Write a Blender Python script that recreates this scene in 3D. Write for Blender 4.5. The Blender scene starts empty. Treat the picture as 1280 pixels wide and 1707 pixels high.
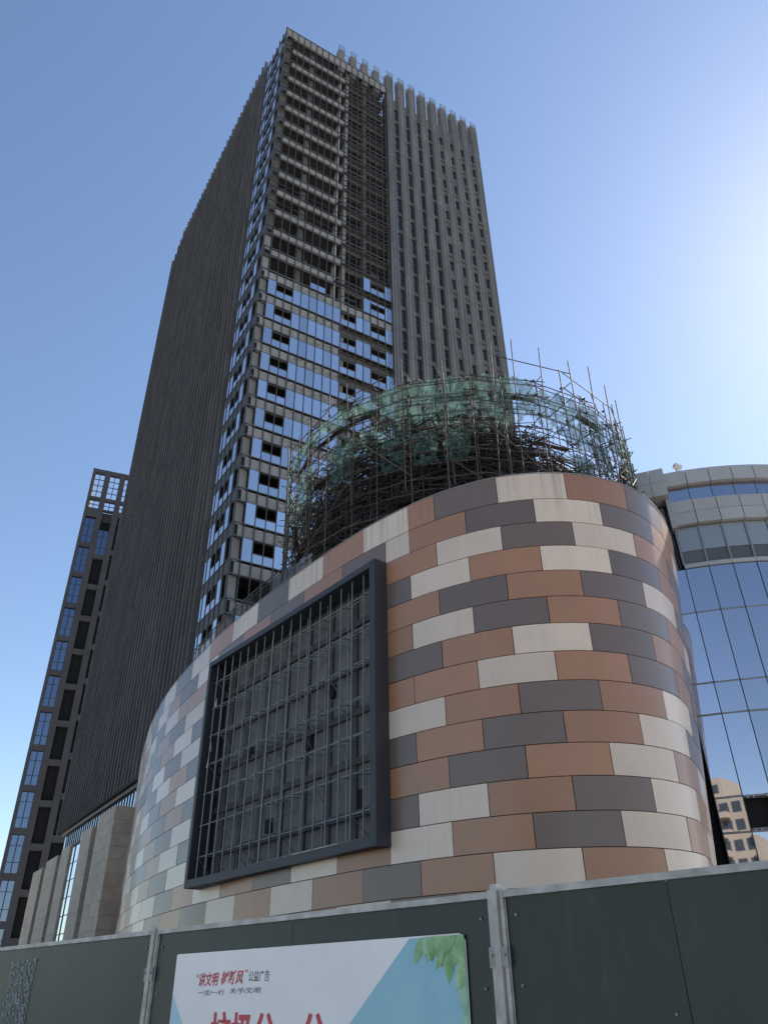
import bpy, bmesh, math, random
import numpy as np
from mathutils import Matrix, Vector
rad = math.radians
SC = bpy.context.scene
COL = SC.collection

# ------------------------------------------------------------------ camera
EYE = 1.6
PITCH, ROLL = rad(32.3), rad(-0.9)
fw = Vector((0, math.cos(PITCH), math.sin(PITCH)))
up0 = Vector((0, -math.sin(PITCH), math.cos(PITCH)))
rt0 = Vector((1, 0, 0))
rt = rt0 * math.cos(ROLL) + up0 * math.sin(ROLL)
upv = up0 * math.cos(ROLL) - rt0 * math.sin(ROLL)
cam = bpy.data.cameras.new('camera')
cam.sensor_fit = 'VERTICAL'
cam.sensor_height = 36.0
cam.lens = 36.0 * 1270.0 / 1707.0
cam.clip_start, cam.clip_end = 0.1, 5000
camo = bpy.data.objects.new('camera', cam)
COL.objects.link(camo)
camo.matrix_world = Matrix(((rt.x, upv.x, -fw.x, 0), (rt.y, upv.y, -fw.y, 0), (rt.z, upv.z, -fw.z, EYE), (0, 0, 0, 1)))
SC.camera = camo

# ------------------------------------------------------------------ sky, sun, exposure
SUN_EL, SUN_AZ = rad(41.4), rad(46.0)          # azimuth from +Y towards +X
world = bpy.data.worlds.new('World')
SC.world = world
world.use_nodes = True
wn = world.node_tree
wn.nodes.clear()
sky = wn.nodes.new('ShaderNodeTexSky')
sky.sky_type = 'NISHITA'
sky.sun_disc = False
sky.sun_elevation = SUN_EL
sky.sun_rotation = SUN_AZ
sky.altitude = 0
sky.air_density = 1.0
sky.dust_density = 0.20
sky.ozone_density = 1.5
bg = wn.nodes.new('ShaderNodeBackground')
bg.inputs['Strength'].default_value = 0.1
wo = wn.nodes.new('ShaderNodeOutputWorld')
wn.links.new(sky.outputs[0], bg.inputs[0])
wn.links.new(bg.outputs[0], wo.inputs[0])
sun = bpy.data.lights.new('sun', 'SUN')
sun.energy = 4.8
sun.angle = rad(0.5)
sun.color = (1.0, 0.95, 0.87)
suno = bpy.data.objects.new('sun', sun)
COL.objects.link(suno)
sd = Vector((math.sin(SUN_AZ) * math.cos(SUN_EL), math.cos(SUN_AZ) * math.cos(SUN_EL), math.sin(SUN_EL)))
suno.rotation_euler = sd.to_track_quat('Z', 'Y').to_euler()
suno.location = (60, 60, 80)
SC.view_settings.view_transform = 'Standard'
SC.view_settings.look = 'None'
SC.view_settings.exposure = 0.98
SC.view_settings.gamma = 1.0
SC.view_settings.use_curve_mapping = False

# ------------------------------------------------------------------ materials
def mat(name, col, rough=0.7, metal=0.0, var=0.0, scale=1.0, bump=0.0, bscale=20.0, spec=0.5, coat=0.0,
        objvar=0.0, stretch=(1, 1, 1), dark=None, alpha_noise=None, trans=0.0, cellz=0.0, scuff=None):
    m = bpy.data.materials.new(name)
    m.use_nodes = True
    nt = m.node_tree
    N, L = nt.nodes, nt.links
    b = N['Principled BSDF']
    b.inputs['Roughness'].default_value = rough
    b.inputs['Metallic'].default_value = metal
    b.inputs['Specular IOR Level'].default_value = spec
    b.inputs['Coat Weight'].default_value = coat
    b.inputs['Coat Roughness'].default_value = 0.12
    b.inputs['Base Color'].default_value = (*col, 1)
    geo = N.new('ShaderNodeNewGeometry')
    mp = N.new('ShaderNodeMapping')
    mp.inputs['Scale'].default_value = stretch
    L.new(geo.outputs['Position'], mp.inputs['Vector'])
    last = None
    if var > 0 or dark is not None:
        n = N.new('ShaderNodeTexNoise')
        n.inputs['Scale'].default_value = scale
        n.inputs['Detail'].default_value = 6
        n.inputs['Roughness'].default_value = 0.62
        L.new(mp.outputs[0], n.inputs['Vector'])
        r = N.new('ShaderNodeValToRGB')
        r.color_ramp.elements[0].position = 0.3
        r.color_ramp.elements[1].position = 0.72
        d = dark if dark is not None else tuple(c * (1 - var) for c in col)
        hi = col if dark is not None else tuple(min(1, c * (1 + var)) for c in col)
        r.color_ramp.elements[0].color = (*d, 1)
        r.color_ramp.elements[1].color = (*hi, 1)
        L.new(n.outputs['Fac'], r.inputs['Fac'])
        last = r.outputs['Color']
    if objvar > 0:
        oi = N.new('ShaderNodeObjectInfo')
        mr = N.new('ShaderNodeMapRange')
        mr.inputs['To Min'].default_value = 1 - objvar
        mr.inputs['To Max'].default_value = 1 + objvar
        L.new(oi.outputs['Random'], mr.inputs['Value'])
        hs = N.new('ShaderNodeHueSaturation')
        L.new(mr.outputs[0], hs.inputs['Value'])
        if last is not None:
            L.new(last, hs.inputs['Color'])
        else:
            hs.inputs['Color'].default_value = (*col, 1)
        last = hs.outputs['Color']
    if cellz > 0:                                  # each storey-high piece a slightly different tone
        sp = N.new('ShaderNodeSeparateXYZ')
        L.new(geo.outputs['Position'], sp.inputs[0])
        dv = N.new('ShaderNodeMath'); dv.operation = 'DIVIDE'; dv.inputs[1].default_value = 3.8
        L.new(sp.outputs['Z'], dv.inputs[0])
        fl0 = N.new('ShaderNodeMath'); fl0.operation = 'FLOOR'
        L.new(dv.outputs[0], fl0.inputs[0])
        oi2 = N.new('ShaderNodeObjectInfo')
        cb2 = N.new('ShaderNodeCombineXYZ')
        L.new(fl0.outputs[0], cb2.inputs[0]); L.new(oi2.outputs['Random'], cb2.inputs[1])
        wn_ = N.new('ShaderNodeTexWhiteNoise'); wn_.noise_dimensions = '3D'
        L.new(cb2.outputs[0], wn_.inputs['Vector'])
        mr2 = N.new('ShaderNodeMapRange')
        mr2.inputs['To Min'].default_value = 1 - cellz
        mr2.inputs['To Max'].default_value = 1 + cellz
        L.new(wn_.outputs['Value'], mr2.inputs['Value'])
        hs2 = N.new('ShaderNodeHueSaturation')
        L.new(mr2.outputs[0], hs2.inputs['Value'])
        if last is not None: L.new(last, hs2.inputs['Color'])
        else: hs2.inputs['Color'].default_value = (*col, 1)
        last = hs2.outputs['Color']
    if scuff is not None:                          # rubbed, dusty patches: (colour, scale, threshold, strength)
        ns = N.new('ShaderNodeTexNoise')
        ns.inputs['Scale'].default_value = scuff[1]; ns.inputs['Detail'].default_value = 9; ns.inputs['Roughness'].default_value = 0.72
        ns.inputs['Distortion'].default_value = 0.6
        L.new(mp.outputs[0], ns.inputs['Vector'])
        ms = N.new('ShaderNodeMapRange')
        ms.inputs['From Min'].default_value = scuff[2]; ms.inputs['From Max'].default_value = scuff[2] + 0.16
        ms.inputs['To Max'].default_value = scuff[3]
        L.new(ns.outputs['Fac'], ms.inputs['Value'])
        mxs = N.new('ShaderNodeMix'); mxs.data_type = 'RGBA'
        L.new(ms.outputs[0], mxs.inputs[0])
        if last is not None: L.new(last, mxs.inputs[6])
        else: mxs.inputs[6].default_value = (*col, 1)
        mxs.inputs[7].default_value = (*scuff[0], 1)
        last = mxs.outputs[2]
    if last is not None:
        L.new(last, b.inputs['Base Color'])
    if bump > 0:
        n2 = N.new('ShaderNodeTexNoise')
        n2.inputs['Scale'].default_value = bscale
        n2.inputs['Detail'].default_value = 3
        L.new(mp.outputs[0], n2.inputs['Vector'])
        bp = N.new('ShaderNodeBump')
        bp.inputs['Strength'].default_value = bump
        bp.inputs['Distance'].default_value = 0.05
        L.new(n2.outputs['Fac'], bp.inputs['Height'])
        L.new(bp.outputs[0], b.inputs['Normal'])
    if alpha_noise is not None or trans > 0:
        out = N['Material Output']
        tl = N.new('ShaderNodeBsdfTranslucent')
        if last is not None:
            L.new(last, tl.inputs['Color'])
        else:
            tl.inputs['Color'].default_value = (*col, 1)
        mx = N.new('ShaderNodeMixShader')
        mx.inputs[0].default_value = 0.5
        L.new(b.outputs[0], mx.inputs[1])
        L.new(tl.outputs[0], mx.inputs[2])
        tp = N.new('ShaderNodeBsdfTransparent')
        mx2 = N.new('ShaderNodeMixShader')
        mx2.inputs[0].default_value = trans
        if alpha_noise is not None:
            n3 = N.new('ShaderNodeTexNoise')
            n3.inputs['Scale'].default_value = alpha_noise[0]
            n3.inputs['Detail'].default_value = 4
            L.new(geo.outputs['Position'], n3.inputs['Vector'])
            mr3 = N.new('ShaderNodeMapRange')
            mr3.inputs['From Min'].default_value = alpha_noise[1]
            mr3.inputs['From Max'].default_value = alpha_noise[2]
            mr3.inputs['To Min'].default_value = trans
            mr3.inputs['To Max'].default_value = 1.0
            L.new(n3.outputs['Fac'], mr3.inputs['Value'])
            L.new(mr3.outputs[0], mx2.inputs[0])
        L.new(mx.outputs[0], mx2.inputs[1])
        L.new(tp.outputs[0], mx2.inputs[2])
        L.new(mx2.outputs[0], out.inputs['Surface'])
    return m

def panel_mat(name, col):
    """coated aluminium composite panel: even paint, faint rain streaks below the coping"""
    m = mat(name, col, rough=0.42, var=0.05, scale=0.9, spec=0.75, objvar=0.11, bump=0.026, bscale=1.1, coat=0.22)
    nt = m.node_tree
    N, L = nt.nodes, nt.links
    b = N['Principled BSDF']
    src = b.inputs['Base Color'].links[0].from_socket
    geo = N.new('ShaderNodeNewGeometry')
    sep = N.new('ShaderNodeSeparateXYZ')
    L.new(geo.outputs['Position'], sep.inputs[0])
    mp = N.new('ShaderNodeMapping')
    mp.inputs['Scale'].default_value = (3.2, 3.2, 0.10)
    L.new(geo.outputs['Position'], mp.inputs[0])
    n = N.new('ShaderNodeTexNoise')
    n.inputs['Scale'].default_value = 1.6
    n.inputs['Detail'].default_value = 5
    L.new(mp.outputs[0], n.inputs['Vector'])
    r = N.new('ShaderNodeMapRange')
    r.inputs['From Min'].default_value = 0.48
    r.inputs['From Max'].default_value = 0.72
    L.new(n.outputs['Fac'], r.inputs['Value'])
    h = N.new('ShaderNodeMapRange')          # streaks start at the coping and die out two courses down
    h.inputs['From Min'].default_value = 17.6
    h.inputs['From Max'].default_value = 20.0
    h.inputs['To Max'].default_value = 0.5
    h.inputs['To Min'].default_value = 0.06
    L.new(sep.outputs['Z'], h.inputs['Value'])
    mu = N.new('ShaderNodeMath')
    mu.operation = 'MULTIPLY'
    L.new(r.outputs[0], mu.inputs[0])
    L.new(h.outputs[0], mu.inputs[1])
    mx = N.new('ShaderNodeMix')
    mx.data_type = 'RGBA'
    L.new(mu.outputs[0], mx.inputs[0])
    L.new(src, mx.inputs[6])
    mx.inputs[7].default_value = (0.16, 0.12, 0.09, 1)
    L.new(mx.outputs[2], b.inputs['Base Color'])
    return m

M = {
 'c': panel_mat('panel_cream', (0.68, 0.525, 0.40)),
 'b': panel_mat('panel_brown', (0.365, 0.165, 0.076)),
 'g': panel_mat('panel_grey', (0.150, 0.095, 0.069)),
 'joint': mat('joint_dark', (0.03, 0.028, 0.027), 0.9),
 'coping': mat('coping_metal', (0.30, 0.27, 0.25), 0.5, var=0.1, scale=2),
 'roof': mat('roof_felt', (0.16, 0.15, 0.145), 0.95, var=0.2, scale=0.6),
 'frame': mat('frame_charcoal', (0.030, 0.031, 0.036), 0.55, var=0.08, scale=1.5, objvar=0.05),
 'steel': mat('galvanised_steel', (0.24, 0.235, 0.23), 0.5, 0.35, var=0.15, scale=5, objvar=0.15),
 'render': mat('grey_render', (0.145, 0.138, 0.133), 0.9, var=0.22, scale=0.9, bump=0.15, bscale=8),
 'rendercol': mat('grey_render_column', (0.075, 0.072, 0.072), 0.9, var=0.2, scale=0.8),
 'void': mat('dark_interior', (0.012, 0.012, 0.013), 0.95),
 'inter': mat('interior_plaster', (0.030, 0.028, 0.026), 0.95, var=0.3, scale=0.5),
 'conc': mat('light_concrete', (0.31, 0.288, 0.267), 0.9, var=0.2, scale=0.55, bump=0.1, bscale=5),
 'concpatch': mat('patched_concrete', (0.42, 0.395, 0.36), 0.9, scale=2.2, dark=(0.17, 0.155, 0.14), bump=0.1, bscale=5),
 'concdark': mat('dark_concrete', (0.12, 0.112, 0.10), 0.92, var=0.3, scale=0.6),  # concrete in a darker tone, varied by noise
 'slab': mat('slab_edge', (0.10, 0.095, 0.09), 0.9, var=0.2, scale=0.7),
 'mull': mat('mullion_bronze', (0.075, 0.07, 0.068), 0.5, 0.2, objvar=0.15),
 'tran': mat('transom_aluminium', (0.17, 0.165, 0.16), 0.45, 0.3, objvar=0.15),
 'white': mat('white_column', (0.62, 0.60, 0.57), 0.8, var=0.1, scale=0.8),
 'glass': mat('blue_coated_glass', (0.68, 0.69, 0.73), 0.02, 1.0, objvar=0.14, bump=0.014, bscale=0.9),
 'darkglass': mat('dark_window_glass', (0.025, 0.027, 0.03), 0.08, 0.0, spec=0.6, objvar=0.3),
 'pier': mat('pier_grey', (0.185, 0.170, 0.158), 0.8, var=0.2, scale=0.6, stretch=(1.6, 1.6, 0.25), objvar=0.10),
 'bay': mat('bay_grey', (0.125, 0.117, 0.11), 0.85, var=0.22, scale=0.8, objvar=0.10),
 'riblite': mat('galvanised_rib', (0.33, 0.315, 0.30), 0.5, 0.2, objvar=0.15, cellz=0.35),
 'fin': mat('fin_charcoal', (0.125, 0.110, 0.104), 0.5, 0.0, cellz=0.16, objvar=0.12, var=0.08, scale=0.3),
 'finlite': mat('fin_edge', (0.135, 0.125, 0.12), 0.5, 0.1, objvar=0.2, cellz=0.22),
 'screen': mat('screen_dark', (0.055, 0.050, 0.048), 0.6, 0.0, var=0.2, scale=0.4),
 'stone': mat('beige_stone', (0.42, 0.345, 0.27), 0.85, var=0.14, scale=1.2, objvar=0.07, bump=0.06, bscale=12),
 'slot': mat('slot_dark', (0.06, 0.055, 0.05), 0.9),
 'fstone': mat('far_tower_stone', (0.072, 0.066, 0.068), 0.8, var=0.12, scale=0.15, objvar=0.04),
 'fglass': mat('far_tower_glass', (0.17, 0.20, 0.27), 0.03, 1.0, objvar=0.08),
 'fascia': mat('fascia_panel_grey', (0.37, 0.36, 0.355), 0.45, 0.0, objvar=0.05, var=0.05, scale=0.5, spec=0.5),
 'spandrel': mat('spandrel_glass', (0.30, 0.32, 0.33), 0.12, 0.35, objvar=0.06),
 'bglass': mat('curtain_glass', (0.44, 0.43, 0.48), 0.015, 1.0, objvar=0.05, bump=0.006, bscale=0.7),
 'skyglass': mat('clerestory_glass', (0.62, 0.67, 0.74), 0.03, 1.0, objvar=0.10),
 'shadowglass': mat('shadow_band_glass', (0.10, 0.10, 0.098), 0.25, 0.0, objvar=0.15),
 'capalu': mat('curtain_transom', (0.22, 0.215, 0.22), 0.4, 0.3),
 'capdark': mat('curtain_mullion', (0.020, 0.022, 0.028), 0.4),
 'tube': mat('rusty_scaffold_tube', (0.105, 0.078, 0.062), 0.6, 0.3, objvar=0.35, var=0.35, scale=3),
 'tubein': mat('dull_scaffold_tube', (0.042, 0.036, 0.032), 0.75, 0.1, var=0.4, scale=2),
 'net': mat('green_safety_net', (0.105, 0.185, 0.158), 0.85, var=0.5, scale=2.4, trans=0.36, alpha_noise=(1.6, 0.52, 0.66)),
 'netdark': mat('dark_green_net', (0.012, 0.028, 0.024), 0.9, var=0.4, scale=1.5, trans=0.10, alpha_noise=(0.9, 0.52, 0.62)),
 'plank': mat('scaffold_board', (0.095, 0.075, 0.055), 0.9, var=0.3, scale=3, objvar=0.25),
 'domeiron': mat('dome_iron', (0.035, 0.028, 0.025), 0.7, 0.2),
 'rail': mat('railing_iron', (0.075, 0.07, 0.07), 0.6, 0.3),
 'sheet': mat('grey_sheet', (0.15, 0.15, 0.155), 0.6, var=0.1, scale=2),
 'hoard': mat('hoarding_green', (0.0115, 0.0220, 0.0180), 0.42, var=0.22, scale=1.6, stretch=(2.0, 2.0, 0.55), objvar=0.16, bump=0.05, bscale=2.2, spec=0.45, scuff=((0.075, 0.085, 0.078), 3.2, 0.56, 0.22)),
 'alu': mat('hoarding_rail', (0.46, 0.455, 0.44), 0.5, 0.25, dark=(0.25, 0.24, 0.225), scale=9),
 'bracket': mat('bracket_steel', (0.27, 0.27, 0.26), 0.6, 0.3, var=0.25, scale=14),
 'poster': mat('poster_white', (0.70, 0.70, 0.71), 0.40, var=0.05, scale=3, bump=0.10, bscale=3.5),
 'pblue': mat('poster_blue', (0.17, 0.40, 0.52), 0.45, dark=(0.30, 0.52, 0.60), scale=2.2),
 'ppale': mat('poster_pale_blue', (0.36, 0.55, 0.66), 0.45),
 'pred': mat('poster_red', (0.46, 0.035, 0.05), 0.5),
 'pink': mat('poster_black', (0.035, 0.03, 0.03), 0.5),
 'pleaf': mat('poster_leaf', (0.33, 0.50, 0.26), 0.45, dark=(0.07, 0.24, 0.08), scale=11),
 'pleaf2': mat('poster_leaf_pale', (0.36, 0.55, 0.40), 0.45, dark=(0.16, 0.38, 0.22), scale=13),
 'paper': mat('paper_flecks', (0.22, 0.265, 0.27), 0.8, var=0.6, scale=22),
 'concrete_ground': mat('pale_ground', (0.33, 0.315, 0.29), 0.95, var=0.18, scale=0.3),
 'asphalt': mat('asphalt', (0.05, 0.05, 0.052), 0.95, var=0.25, scale=3),
 'paving': mat('paving', (0.44, 0.42, 0.385), 0.9, var=0.15, scale=1.5),
 'soil': mat('site_ground', (0.36, 0.32, 0.27), 0.95, var=0.3, scale=0.4),
 'apt': mat('apartment_cream', (0.38, 0.325, 0.25), 0.85, var=0.06, scale=0.4),
 'aptw': mat('apartment_window', (0.05, 0.06, 0.07), 0.15),
 'lamp': mat('lamp_housing', (0.62, 0.60, 0.56), 0.4),
}

# ------------------------------------------------------------------ mesh helpers
class MB:
    def __init__(s): s.v, s.f, s.sm = [], [], []
    def quad(s, a, b, c, d, smooth=False):
        i = len(s.v); s.v += [tuple(a), tuple(b), tuple(c), tuple(d)]; s.f.append((i, i+1, i+2, i+3)); s.sm.append(smooth)
    def poly(s, pts):
        i = len(s.v); s.v += [tuple(p) for p in pts]; s.f.append(tuple(range(i, i+len(pts)))); s.sm.append(False)
    def box(s, c, x, y, z):
        c, x, y, z = Vector(c), Vector(x), Vector(y), Vector(z)
        i = len(s.v)
        for sx, sy, sz in ((-1,-1,-1),(1,-1,-1),(1,1,-1),(-1,1,-1),(-1,-1,1),(1,-1,1),(1,1,1),(-1,1,1)):
            s.v.append(tuple(c + x*sx + y*sy + z*sz))
        for q in ((0,3,2,1),(4,5,6,7),(0,1,5,4),(1,2,6,5),(2,3,7,6),(3,0,4,7)):
            s.f.append(tuple(i+k for k in q)); s.sm.append(False)
    def tube(s, p, q, r, n=5):
        p, q = Vector(p), Vector(q)
        d = (q-p)
        if d.length < 1e-6: return
        d.normalize()
        a = d.orthogonal().normalized(); b = d.cross(a)
        i = len(s.v)
        for k in range(n):
            t = 2*math.pi*k/n
            o = a*math.cos(t)*r + b*math.sin(t)*r
            s.v.append(tuple(p+o)); s.v.append(tuple(q+o))
        for k in range(n):
            k2 = (k+1) % n
            s.f.append((i+2*k, i+2*k2, i+2*k2+1, i+2*k+1)); s.sm.append(True)
        s.f.append(tuple(i+2*k for k in reversed(range(n)))); s.sm.append(False)
        s.f.append(tuple(i+2*k+1 for k in range(n))); s.sm.append(False)
    def build(s, name, m, parent=None, kind=None):
        me = bpy.data.meshes.new(name)
        off = Vector(parent.location) if parent else Vector((0,0,0))
        po = parent
        while po is not None and po.parent is not None:
            po = po.parent; off = off + Vector(po.location)
        me.from_pydata([tuple(Vector(p)-off) for p in s.v], [], s.f)
        me.materials.append(M[m] if isinstance(m, str) else m)
        me.polygons.foreach_set('use_smooth', s.sm)
        me.update()
        o = bpy.data.objects.new(name, me)
        COL.objects.link(o)
        if parent: o.parent = parent
        if kind: o['kind'] = kind
        return o

def worldloc(o):
    p = Vector((0,0,0))
    while o is not None:
        p += Vector(o.location); o = o.parent
    return p

_unit = {}
def unit_mesh(kind, mk, tag=''):
    key = (kind, mk)
    if key not in _unit:
        b = MB()
        if kind == 'box':
            b.box((0,0,0), (1,0,0), (0,1,0), (0,0,1))
        else:
            b.tube((0,0,-1), (0,0,1), 1.0, 6)
        me = bpy.data.meshes.new(kind + '_' + mk)
        me.from_pydata(b.v, [], b.f)
        me.materials.append(M[mk])
        me.polygons.foreach_set('use_smooth', b.sm)
        _unit[key] = me
    return _unit[key]

_count = {}
_pm = {}
_over = {}
def part(name, parent, mk, c, x, y, z, kind='box'):
    """one piece: a shared unit mesh with its own matrix; parents are unrotated, unscaled"""
    key = (parent.name, name)
    _count[key] = _count.get(key, 0) + 1
    if _count[key] > 300:
        mb = _over.setdefault((parent.name, name, mk), MB())
        if kind == 'box': mb.box(c, x, y, z)
        else: mb.tube(Vector(c)-Vector(z), Vector(c)+Vector(z), Vector(x).length, 5)
        return None
    o = bpy.data.objects.new(name, unit_mesh(kind, mk))
    COL.objects.link(o)
    o.parent = parent
    c = Vector(c) - worldloc(parent)
    x, y, z = Vector(x), Vector(y), Vector(z)
    ml = Matrix(((x.x,y.x,z.x,c.x),(x.y,y.y,z.y,c.y),(x.z,y.z,z.z,c.z),(0,0,0,1)))
    o.matrix_local = ml
    _pm[o.name] = ml
    return o

def subpart(name, parent, mk, root, c, x, y, z, kind='box'):
    """a piece under a scaled part: keep it in world place through the parent inverse"""
    o = bpy.data.objects.new(name, unit_mesh(kind, mk))
    COL.objects.link(o)
    o.parent = parent
    pm = Matrix.Translation(worldloc(root)) @ _pm[parent.name]
    x, y, z, c = Vector(x), Vector(y), Vector(z), Vector(c)
    wm = Matrix(((x.x,y.x,z.x,c.x),(x.y,y.y,z.y,c.y),(x.z,y.z,z.z,c.z),(0,0,0,1)))
    o.matrix_parent_inverse = pm.inverted()
    o.matrix_basis = wm
    return o

def tubepart(name, parent, mk, p, q, r):
    p, q = Vector(p), Vector(q)
    d = q - p
    h = d.length/2
    d.normalize()
    a = d.orthogonal().normalized(); b = d.cross(a)
    return part(name, parent, mk, (p+q)/2, a*r, b*r, d*h, 'tube')

def thing(name, label, cat, loc=(0,0,0), group=None):
    o = bpy.data.objects.new(name, None)
    COL.objects.link(o)
    o.location = loc
    o.empty_display_size = 0.5
    o['label'] = label; o['category'] = cat
    if group: o['group'] = group
    return o

def flush_over():
    for (pn, name, mk), mb in _over.items():
        mb.build(name + '_rest', mk, bpy.data.objects[pn], 'stuff')
    _over.clear()

rng = random.Random(7)
Z = Vector((0,0,1))

# ------------------------------------------------------------------ setting: ground
def sheet(name, mk, pts, z):
    b = MB(); b.poly([(x, y, z) for x, y in pts]); o = b.build(name, mk); o['kind'] = 'structure'; return o
sheet('ground', 'concrete_ground', [(-1500,-1500),(1500,-1500),(1500,1500),(-1500,1500)], 0.0)

# fence line (needed for the pavement)
FA = Vector((-1.9284, 7.1644, 0)); FE = Vector((0.71472, -0.69941, 0)); FN = Vector((-0.69941, -0.71472, 0))
def F(t, z, o=0.0): return FA + FE*t + FN*o + Z*z
pv = MB()
a, b_ = F(-40, 0, 0.3), F(30, 0, 0.3)
c_, d_ = F(30, 0, 9), F(-40, 0, 9)
pv.box((a+b_+c_+d_)/4 + Z*0.06, FE*35, FN*4.35, Z*0.06)
o = pv.build('pavement', 'paving'); o['kind'] = 'structure'
a, b_, c_, d_ = F(-90, 0, 9.4), F(80, 0, 9.4), F(80, 0, 20), F(-90, 0, 20)
sheet('road', 'asphalt', [(a.x,a.y),(b_.x,b_.y),(c_.x,c_.y),(d_.x,d_.y)], 0.005)
a, b_ = F(-60, 0, -0.4), F(30, 0, -0.4)
sheet('site_ground', 'soil', [(a.x,a.y),(b_.x,b_.y),(45,20),(60,110),(-60,130)], 0.006)

# ------------------------------------------------------------------ podium plan curve
CP = np.array([(-27.5,90),(-25.6,82),(-23.43,73.81),(-21.58,68),(-19.7,62.6),(-18.18,58.64),(-16.41,54.49),(-14.9,51.34),(-13.16,48.1),(-11.3,44.9),(-9.9,42.5),(-6.84,38.0),(-4.85,35.35),(-2.9,32.9),(-.97,30.6),(1.08,28.65),(2.3,27.7),(4.1,26.72),(5.4,26.33),(6.88,26.2),(7.73,26.28),(9.2,26.65),(10.7,27.4),(11.6,28.2),(12.3,29.1),(13.1,30.4),(13.9,32.0),(14.6,33.9),(15.1,36),(15.4,38)])
def _dense(P, n=40):
    out = []
    for i in range(len(P)-1):
        p0, p1, p2, p3 = P[max(i-1,0)], P[i], P[i+1], P[min(i+2,len(P)-1)]
        for k in range(n):
            t = k/n
            out.append(.5*((2*p1)+(-p0+p2)*t+(2*p0-5*p1+4*p2-p3)*t*t+(-p0+3*p1-3*p2+p3)*t**3))
    out.append(P[-1]); return np.array(out)
Q = _dense(CP)
_s = np.r_[0, np.cumsum(np.hypot(*np.diff(Q, axis=0).T))]
_S = np.arange(0, _s[-1], .1)
Q = np.c_[np.interp(_S, _s, Q[:,0]), np.interp(_S, _s, Q[:,1])]
_k = np.exp(-.5*(np.arange(-12,13)/6.)**2); _k /= _k.sum()
for _ in range(2):
    Qp = np.vstack([2*Q[0]-Q[12:0:-1], Q, 2*Q[-1]-Q[-2:-14:-1]])
    Q = np.c_[np.convolve(Qp[:,0], _k, 'valid'), np.convolve(Qp[:,1], _k, 'valid')]
CS = np.r_[0, np.cumsum(np.hypot(*np.diff(Q, axis=0).T))]
CL = CS[-1]
S_FRONT = 75.07
def cpt(x): return np.array([np.interp(x, CS, Q[:,0]), np.interp(x, CS, Q[:,1])])
def wall(x, z, off=0.0):
    """point of the podium skin at arc length x, height z; the drum flares outwards on its right side"""
    p = cpt(x); d = cpt(min(x+.15, CL)) - cpt(max(x-.15, 0)); d /= np.hypot(*d)
    n = (d[1], -d[0])
    t = min(max((x-S_FRONT)/9., 0), 1)
    o = off - 0.09*t*t*(3-2*t)*(20-z)
    return Vector((p[0]+n[0]*o, p[1]+n[1]*o, z))
ROWZ = [20.0, 18.72] + [18.72-1.105*i for i in range(1, 17)]
JE = [13,16.4,19.8,23.3,26.7,30.2,33.6,36.9,40.3,43.7,47.35,50.94,54.35,57.7,60.98,64.22,67.22,70.0,72.87,75.74,78.7,81.9,85.1,88.3]
JO = [11.3,14.7,18.1,21.5,25,28.4,31.9,35.2,38.4,41.9,45.7,49.2,52.9,56.1,59.4,62.6,65.77,68.62,71.43,74.3,77.15,80.3,83.5,86.7,90]
ROWC = ['cbcgbcbgcgcbcgcbcbgcbgbc','cgbcbcgcbgcgbgbgcbgcgbcb','bgbcgbcgcbbbbbbbbcgcbgb','gcbcgbcgbgccccgggcbcgbgb','gcbgbcbgbcggggbbbgbgcgb','cbgbgbggcgcgggbbbcgbgbcg','cbcgbcbgcbgggggggbcgbgb','gcbcgcbcgbcggggbbbcbgbgc','cbcbcbgbgbggggcccbgbcgc','bgbcbcgcbgcbbbbggbgbcgbg','gcbgccggbcggggbbbgbcbcb','bgcbgcbcbgcbbbbggcbgcbcb','cbgcbcbccgbcbgcbcbgcbcg','cgcgcgbgcgbgcbcbgbcbcbcg','bgcbcbcbcgbcbcbcgbgcgcb','bcbcbgcgbgcbcbcgcbgbgbgc','gbcbgcbgcbgcgbgbgbcgbcb']
BB_S0, BB_S1 = 52.0, 67.22                       # opening behind the billboard frame
podium = thing('curved_podium', 'round-fronted low building clad in staggered cream, brown and grey panels', 'building', (2, 40, 0))

wall0 = wall
def panel(name, col, s0, s1, z0, z1, parent, mb=None):
    own = mb is None
    b = MB() if own else mb
    g = 0.015
    s0 += g; s1 -= g; z0 += g; z1 -= g
    n = max(2, int((s1-s0)/0.3))
    ss = [s0+(s1-s0)*i/n for i in range(n+1)]
    jo, jt = rng.uniform(-.006, .006), rng.uniform(-.005, .005)
    wall = lambda s_, z_, o_=0.0: wall0(s_, z_, o_ + jo + jt*(2*(s_-s0)/(s1-s0)-1))
    i0 = len(b.v)
    for s_ in ss:
        b.v.append(tuple(wall(s_, z0))); b.v.append(tuple(wall(s_, z1)))
    for i in range(n):
        k = i0+2*i
        b.f.append((k, k+2, k+3, k+1)); b.sm.append(True)
    D = -0.05
    for i in range(n):                            # returns, top and bottom
        a0, a1 = ss[i], ss[i+1]
        b.quad(wall(a0,z1), wall(a1,z1), wall(a1,z1,D), wall(a0,z1,D))
        b.quad(wall(a0,z0,D), wall(a1,z0,D), wall(a1,z0), wall(a0,z0))
    b.quad(wall(s0,z0), wall(s0,z1), wall(s0,z1,D), wall(s0,z0,D))
    b.quad(wall(s1,z0,D), wall(s1,z1,D), wall(s1,z1), wall(s1,z0))
    if own: return b.build(name, col, parent)

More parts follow.
